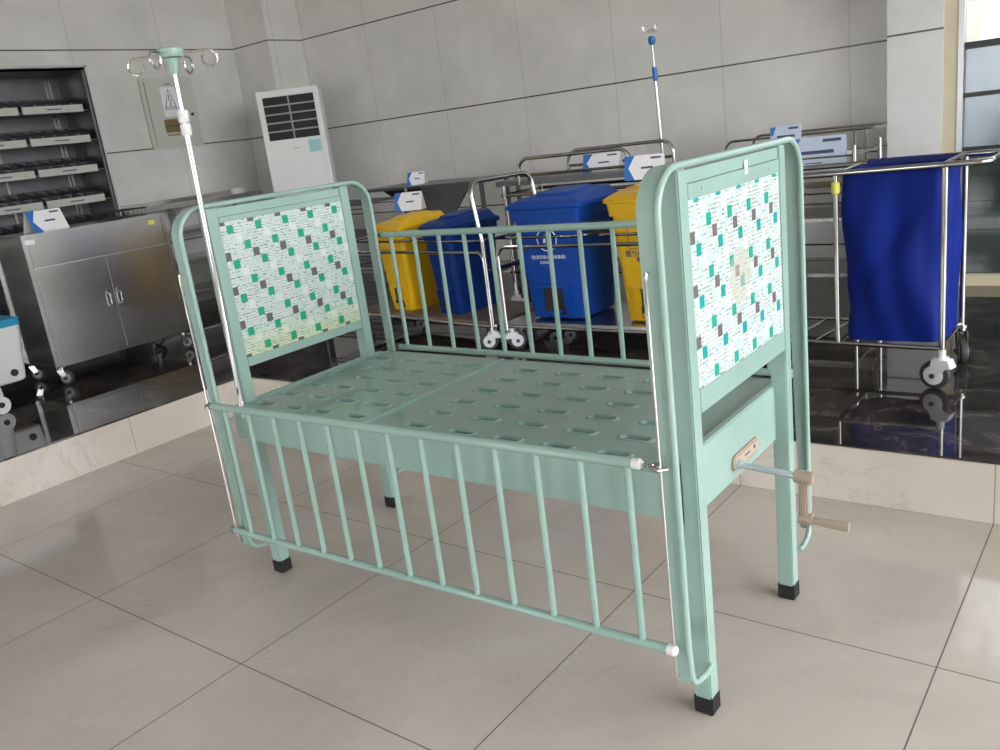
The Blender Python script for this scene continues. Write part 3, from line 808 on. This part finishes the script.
def bin_trolley(loc, rz, hx, hy, label, handle_side, zr=.60, zl=.555, board=M['brushed'], loopz=.88, ckind='white', hoff=.09):
    t = thing('bin_trolley', label, 'trolley', loc, rz)
    S = M['steel']
    MB().box(-hx, hx, -hy, hy, .135, .155, .004).build('base_plate', board, t)
    ring = fillet([(-hx, -hy, .13), (hx, -hy, .13), (hx, hy, .13), (-hx, hy, .13)], .04, 5)
    pts = [(-hx+.04, -hy, .13), (hx, -hy, .13), (hx, hy, .13), (-hx, hy, .13), (-hx, -hy, .13), (-hx+.04, -hy, .13)]
    MB().tube(fillet(pts, .03, 5), .011, 10).build('base_frame', S, t)
    for s in (-1, 1):
        # bent side posts carrying the lower guard rail
        path = fillet([(-hx, s*(hy+.005), .11), (-hx, s*(hy+.005), zl), (hx, s*(hy+.005), zl), (hx, s*(hy+.005), .11)], .05, 7)
        MB().tube(path, .010, 10).build('guard_rail', S, t)
    for s in (-1, 1):
        MB().cyl((s*hx, -hy, zl-.1), (s*hx, hy, zl-.1), .008, 10).build('cross_rail', S, t)
    n = 2
    for k in range(n):
        cx = -hx/2 + k*hx
        loop = [(cx+a, b, zr) for a, b in rrect(hx*.92, hy*1.96, .07, 6)]
        MB().tube(loop, .0075, 8, True).build('bin_ring', S, t)
    path = fillet([(handle_side*hx, -hy, .13), (handle_side*hx, -hy, zr), (handle_side*(hx+hoff), -hy, loopz), (handle_side*(hx+hoff), hy, loopz), (handle_side*hx, hy, zr), (handle_side*hx, hy, .13)], .07, 7)
    MB().tube(path, .0125, 12).build('push_handle', S, t)
    for sx in (-1, 1):
        for sy in (-1, 1): caster(t, sx*(hx-.02), sy*(hy-.01), .130, .050, ckind, (-2.4 if sx > 0 else .75) if sy < 0 else .9, .026)
    return t
bin_trolley((.11, 2.26, PZ), 0, .56, .26, 'stainless trolley frame carrying the bright blue bin and its yellow neighbour', 1)
bin_trolley((-1.125, 2.30, PZ), math.radians(-8), .635, .235, 'stainless trolley frame carrying the left yellow bin and the navy bin', 1, zr=.59, zl=.53, board=M['brown_deck'], loopz=.90, hoff=-.05)
card((-1.43, 2.40, BZ+.568), .19, .115, .25, 'white sign card standing on the lid of the left yellow bin', 15)
card((.24, 2.36, 1.016), .20, .12, .25, 'white and blue sign card behind the right yellow bin lid', 15)

# ------------------------------------------------------------------ things along the back wall
# dark table with hood shaped tray
tb = thing('steel_table', 'dark steel table with tapered tray underneath against the back wall', 'table', (-1.98, 3.35, PZ))
MB().box(-.62, .60, -.24, .24, .815, .835, .003).build('table_top', M['dark_steel'], tb)
m = MB().loft([[(-.40, -.20, .815), (.05, -.20, .815), (.05, .2, .815), (-.40, .2, .815)], [(-.22, -.12, .66), (-.02, -.12, .66), (-.02, .12, .66), (-.22, .12, .66)]])
m.build('tray', M['black'], tb, False)
m = MB().loft([[(.0, -.21, .815), (.46, -.21, .815), (.46, -.19, .815), (.0, -.19, .815)], [(.0, -.21, .55), (.22, -.21, .55), (.22, -.19, .55), (.0, -.19, .55)]])
m.build('side_panel', M['dark_steel'], tb, False)
for x in (-.58, .46, .56):
    for yy in (-.21, .21): MB().box(x-.012, x+.012, yy-.012, yy+.012, 0, .815).build('leg', M['dark_steel'], tb)
MB().box(-.58, .56, -.22, .22, .18, .20).build('lower_shelf', M['dark_steel'], tb)
card((-2.10, 3.22, 1.036), .135, .10, .4, 'small pale sign card on the dark steel table', 25)

# wire shelf unit seen behind the headboard
ws = thing('wire_shelf_unit', 'chrome wire shelf unit beyond the headboard', 'shelf unit', (-2.25, 2.75, PZ))
for zz in (.16, .36, .56, .78):
    m = MB()
    for yy in (-.2, .2): m.cyl((-.35, yy, zz), (.30, yy, zz), .006, 8); m.cyl((-.35, yy, zz-.03), (.30, yy, zz-.03), .004, 8)
    for k in range(14): m.cyl((-.35+.05*k, -.2, zz), (-.35+.05*k, .2, zz), .003, 6)
    m.build('wire_shelf', M['dark_steel'], ws)
for x in (-.35, .30):
    for yy in (-.2, .2): MB().cyl((x, yy, .04), (x, yy, .84), .011, 10).build('post', M['dark_steel'], ws)
m = MB()
for x in (-.35, .30):
    for yy in (-.2, .2): m.cyl((x, yy, 0), (x, yy, .05), .02, 12)
m.build('levelling_foot', M['black'], ws)

dc = thing('storage_cart', 'low dark grey storage cart on white casters beyond the headboard', 'cart', (-2.93, 2.42, PZ))
m = MB().box(-.30, .30, -.22, .22, .13, .60, .008).box(-.31, .31, -.23, .23, .60, .62, .004)
m.build('body', M['dark_steel'], dc)
for zz in (.14, .29, .445):
    d = MB().box(-.285, .285, -.228, -.219, zz, zz+.145, .003).build('drawer', M['dark_steel'], dc)
    MB().box(-.06, .06, -.236, -.227, zz+.09, zz+.10, .002).build('drawer_pull', M['steel'], d)
for x in (-.26, .26):
    for yy in (-.18, .18): caster(dc, x, yy, .13, .046, 'white', .6, .026)
# patient stretchers with loop rails
def loop_rail(parent, x0, x1, y, z0, zt, zm, nm='loop_rail', r=.011):
    m = MB().tube(fillet([(x0, y, z0), (x0, y, zt), (x1, y, zt), (x1, y, z0)], .075, 8), r, 12).cyl((x0, y, zm), (x1, y, zm), r*.85, 10)
    return m.build(nm, M['steel'], parent)
sr = thing('patient_stretcher', 'stainless stretcher with looped side rails behind the bright blue bin', 'stretcher', (-.48, 3.08, PZ))
MB().box(-.62, .66, -.20, .24, .795, .83, .006).build('stretcher_top', M['dark_steel'], sr)
loop_rail(sr, -.43, .355, -.19, .80, .955, .855)
loop_rail(sr, -.33, .42, .23, .80, .960, .865)
m = MB()
for yy in (-.19, .23): m.cyl((-.58, yy, .74), (.62, yy, .74), .011, 10); m.cyl((-.58, yy, .25), (.62, yy, .25), .011, 10)
for x in (-.58, .62):
    m.cyl((x, -.19, .74), (x, .23, .74), .011, 10); m.cyl((x, -.19, .25), (x, .23, .25), .011, 10)
m.build('frame', M['steel'], sr)
for x in (-.56, .60):
    for yy in (-.19, .23): MB().cyl((x, yy, .12), (x, yy, .80), .0125, 12).build('leg', M['steel'], sr); caster(sr, x, yy, .125, .046, 'white', .5, .026)
MB().box(-.56, .60, -.17, .21, .25, .265).build('lower_shelf', M['dark_steel'], sr)
card((-.40, 3.02, 1.032), .23, .11, .2, 'white sign card with blue edge lying behind the stretcher loop rail', 22)

# second iv pole
ip = thing('iv_pole', 'slim chrome drip pole with blue knob rising behind the footboard', 'iv pole', (-.18, 3.42, PZ))
def ip2(zz): return (-.030*(zz-.6), 0, zz)
MB().cyl(ip2(.0), ip2(1.30), .010, 14).cyl(ip2(1.28), ip2(1.585), .006, 12).build('pole', M['steel'], ip)
MB().tube([ip2(1.31), ip2(1.315), ip2(1.385), ip2(1.39)], [.012, .016, .016, .012], 14).build('height_clamp', M['blue_knob'], ip)['label'] = 'blue height clamp'
MB().tube([ip2(1.515), ip2(1.53), ip2(1.555), ip2(1.567)], [.012, .022, .022, .012], 16).build('hook_hub', M['blue_knob'], ip)['label'] = 'blue hub'
for k in range(4):
    a = PI/4 + k*PI/2 + .2; d = Vector((math.cos(a), math.sin(a), 0)); c = Vector(ip2(1.560))
    hk = [c, c+d*.010+Vector((0, 0, .045)), c+d*.030+Vector((0, 0, .028)), c+d*.050+Vector((0, 0, .040)), c+d*.052+Vector((0, 0, .062)), c+d*.036+Vector((0, 0, .07))]
    MB().tube(hk, .003, 8).build('hook', M['chrome'], ip)
m = MB()
for k in range(5):
    a = 2*PI*k/5; m.tube([(0, 0, .05), (.10*math.cos(a), .10*math.sin(a), .04), (.14*math.cos(a), .14*math.sin(a), .012)], .012, 8)
m.build('base', M['steel'], ip)

# service cart with guard rails (seen right of the footboard)
sv = thing('service_cart', 'stainless shelf cart with guard rails in front of the back wall, behind the laundry trolley', 'cart', (.70, 3.08, PZ))
for zz in (.22, .50, .725):
    MB().box(-.46, .40, -.22, .24, zz, zz+.018, .003).build('shelf', M['brushed'], sv)
    m = MB()
    for yy in (-.22, .24): m.cyl((-.46, yy, zz+.09), (.40, yy, zz+.09), .005, 8)
    for x in (-.46, .40): m.cyl((x, -.22, zz+.09), (x, .24, zz+.09), .005, 8)
    m.build('guard_rail', M['steel'], sv)
for x in (-.46, .40):
    for yy in (-.22, .24): MB().cyl((x, yy, .11), (x, yy, .86), .011, 12).build('post', M['steel'], sv); caster(sv, x, yy, .12, .044, 'steel', .4, .024)
card((.90, 2.92, .946), .27, .17, .1, 'white sign card in clear holder on the service cart, above the laundry bag', 14, style=1)

rl = thing('guard_rail_bed', 'stainless bed frame with thin guard rails along the back wall left of the column', 'bed frame', (.68, 3.72, PZ))
m = MB()
zt = .905
m.tube(fillet([(-.5, -.20, .62), (-.5, -.20, zt), (.36, -.20, zt), (.36, .24, zt), (-.5, .24, zt), (-.5, .24, .62)], .05, 6), .0075, 10)
m.cyl((-.5, -.20, .78), (.36, -.20, .78), .006, 8).cyl((-.5, .24, .78), (.36, .24, .78), .006, 8)
for x in (-.05, .24, .30): m.cyl((x, -.20, .62), (x, -.20, zt), .0065, 8)
m.build('guard_rail', M['steel'], rl)
MB().box(-.5, .36, -.20, .24, .60, .635, .004).build('bed_base', M['brushed'], rl)
for x in (-.48, .34):
    for yy in (-.18, .22): MB().box(x-.014, x+.014, yy-.014, yy+.014, 0, .60).build('leg', M['steel'], rl)
MB().box(.15, .225, -.212, -.204, .775, .805).build('name_plate', M['paper'], rl, False)
card((.56, 3.46, 1.035), .17, .13, .1, 'small white sign card leaning on the thin guard rail above the footboard corner', 5, style=1)

# ------------------------------------------------------------------ blue laundry trolley
lt = thing('laundry_trolley', 'stainless laundry trolley frame with white casters, right of the crib', 'trolley', (1.32, 2.05, PZ))
S = M['steel']; hy = .19
zt, zb = .815, .160
m = MB()
path = fillet([(-.62, -hy, zt), (.50, -hy, zt+.012), (.50, hy, zt+.012), (-.62, hy, zt), (-.62, -hy, zt)], .05, 8)
m.tube(path, .0115, 12)
m.cyl((.355, -hy, zt+.010), (.355, hy, zt+.010), .010, 12)
m.cyl((-.015, -hy, zt+.004), (-.015, hy, zt+.004), .009, 12)
m.build('top_rail', S, lt)
m = MB()
for yy in (-hy, hy): m.cyl((-.60, yy, zb+.01), (.355, yy, zb-.002), .009, 10)
for x in (-.60, -.012, .355): m.cyl((x, -hy, zb), (x, hy, zb), .009, 10)
for k in range(5): m.cyl((-.55+.11*k, -hy, zb), (-.50+.11*k, hy, zb), .006, 8)
m.build('bottom_rail', S, lt)
for x in (-.60, -.012, .361):
    for yy in (-hy, hy): MB().cyl((x, yy, zb if x == -.012 else .12), (x, yy, zt+.002), .0115 if x > 0 else .0095, 14).build('post', S, lt)
caster(lt, .361, -hy, .155, .055, 'white', 2.9, .028); caster(lt, .361, hy, .155, .050, 'steel', -1.2, .028)
caster(lt, -.60, -hy, .155, .055, 'white', 2.9, .028); caster(lt, -.60, hy, .155, .050, 'steel', -1.2, .028)
m = MB().tube([(-.012, -hy, .745), (-.012, -hy, .750), (-.012, -hy, .785), (-.012, -hy, .790)], [.011, .0155, .0155, .011], 14)
m.build('rubber_sleeve', M['yellow_tag'], lt)['label'] = 'yellow rubber sleeve'
# the bag: draped cloth, a thing of its own hanging from the rails
bag = thing('laundry_bag', 'royal blue fabric laundry bag hanging in the right half of the stainless trolley', 'laundry bag', (1.32, 2.05, PZ))
N, RW = 96, 26
def bagpt(t, v, inner=0.):
    # t around 0..1, v height 0..1
    bx0, bx1, by = -.008, .366, .172
    taper = 1-.10*(1-v)
    cx = (bx0+bx1)/2; w = (bx1-bx0)/2*(.965+.035*v); d = by*(.95+.05*v)
    a = 2*PI*t; ca, sa = math.cos(a), math.sin(a)
    e = 5.
    rr = (abs(ca)**e + abs(sa)**e)**(-1/e)
    x = ca*rr*w; y = sa*rr*d
    fold = .010*math.sin(a*9+3*v+2*math.sin(4*v)) * (.35+.65*math.sin(PI*min(1, v*1.02)))
    fold += .012*math.sin(a*3.+5.5*v+1) * math.sin(PI*v)
    crease = .026*math.exp(-((v-(.15+.9*((x/w+1)/2)))/.10)**2)*math.sin(PI*min(1, max(0, v)))
    k = 1 - (fold+crease)/.2 - inner
    return (cx + x*k, y*k, zb+.012 + (zt-zb-.012)*v)
m = MB(); loops = []
for j in range(RW+1):
    v = j/RW; loops.append([bagpt(i/N, v) for i in range(N)])
m.loft(loops, True, False)
inl = []
for j in range(RW, 1, -1):
    v = j/RW; inl.append([bagpt(i/N, v, .03) for i in range(N)])
m.loft(inl, False, True)
bg = m.build('bag_body', M['bag'], bag, ang=60)
# hem folded over the top rails
m = MB()
for a_, b_ in (((.0, -hy), (.355, -hy)), ((.0, hy), (.355, hy))):
    pts = [(a_[0], a_[1]-.014, -.05), (a_[0], a_[1]-.0145, .0), (a_[0], a_[1]-.008, .014), (a_[0], a_[1]+.008, .014), (a_[0], a_[1]+.0145, 0), (a_[0], a_[1]+.015, -.05)]
    hem = []
    for x in (.004, .12, .24, .348):
        s = -1 if a_[1] < 0 else 1
        hem.append([(x, a_[1]+q, zt+.006+r_) for q, r_ in ((-.0145, -.012), (-.012, .010), (0, .0155), (.012, .010), (.0145, -.012), (.0125, -.012), (0, .0135), (-.0125, -.012))])
    if a_[1] > 0: m.loft(hem)
m.build('hem', M['bag_in'], bag)

# ------------------------------------------------------------------ light
w = bpy.data.worlds.new('world'); SC.world = w; w.use_nodes = True
nt = w.node_tree; bg_ = nt.nodes['Background']
k = NT(nt)
tc = nt.nodes.new('ShaderNodeTexCoord'); sp = nt.nodes.new('ShaderNodeSeparateXYZ'); nt.links.new(tc.outputs['Generated'], sp.inputs[0])
colr = k.ramp(sp.outputs[2], (.0, (.42, .41, .39)), (.5, (.42, .41, .39)), (.53, (.88, .90, .93)), (.75, (1.0, 1.01, 1.03)))
# map z -1..1 to 0..1
mm = k.m('MULTIPLY_ADD', sp.outputs[2], .5, .5)
rn = [n for n in nt.nodes if n.type == 'VALTORGB'][0]
nt.links.new(mm, rn.inputs[0])
nt.links.new(colr, bg_.inputs[0]); bg_.inputs[1].default_value = 7.5
def ceiling_lamp(x, y, s):
    t = thing('ceiling_lamp', s, 'lamp', (x, y, ZC), 0, 'recessed ceiling downlights')
    MB().cyl((0, 0, -.012), (0, 0, .02), .09, 24).build('lamp_ring', M['white_plastic'], t)
    e, n2, b2 = nodes('lamp_glow'); b2.inputs['Emission Color'].default_value = (1, .97, .92, 1); b2.inputs['Emission Strength'].default_value = 25
    MB().cyl((0, 0, -.014), (0, 0, -.011), .075, 24).build('lamp_lens', e, t)
for x in (-3.0, -.6, 1.8, 4.2):
    for y in (-2.6, .4, 2.6): ceiling_lamp(x, y, 'round recessed ceiling downlight')

# ------------------------------------------------------------------ camera
F = 851.623901740673
R3 = [[0.7911303779907433, 0.5991227531270024, -0.12314484035372628], [0.07023082401346831, -0.28898073368097865, -0.954755344012063], [-0.6076021365816723, 0.7466873925858962, -0.27069832170640207]]
cd = bpy.data.cameras.new('camera'); cam = bpy.data.objects.new('camera', cd); COL.objects.link(cam)
cd.sensor_width = 36; cd.sensor_fit = 'HORIZONTAL'; cd.lens = F*36/1000; cd.clip_start = .05
Mx = Matrix((( R3[0][0], -R3[1][0], -R3[2][0], 2.31015171), (R3[0][1], -R3[1][1], -R3[2][1], -1.50640032), (R3[0][2], -R3[1][2], -R3[2][2], 1.3211683), (0, 0, 0, 1)))
cam.matrix_world = Mx
SC.camera = cam
SC.view_settings.view_transform = 'Standard'; SC.view_settings.look = 'None'; SC.view_settings.gamma = 1
SC.view_settings.use_curve_mapping = False
SC.view_settings.exposure = 0.36
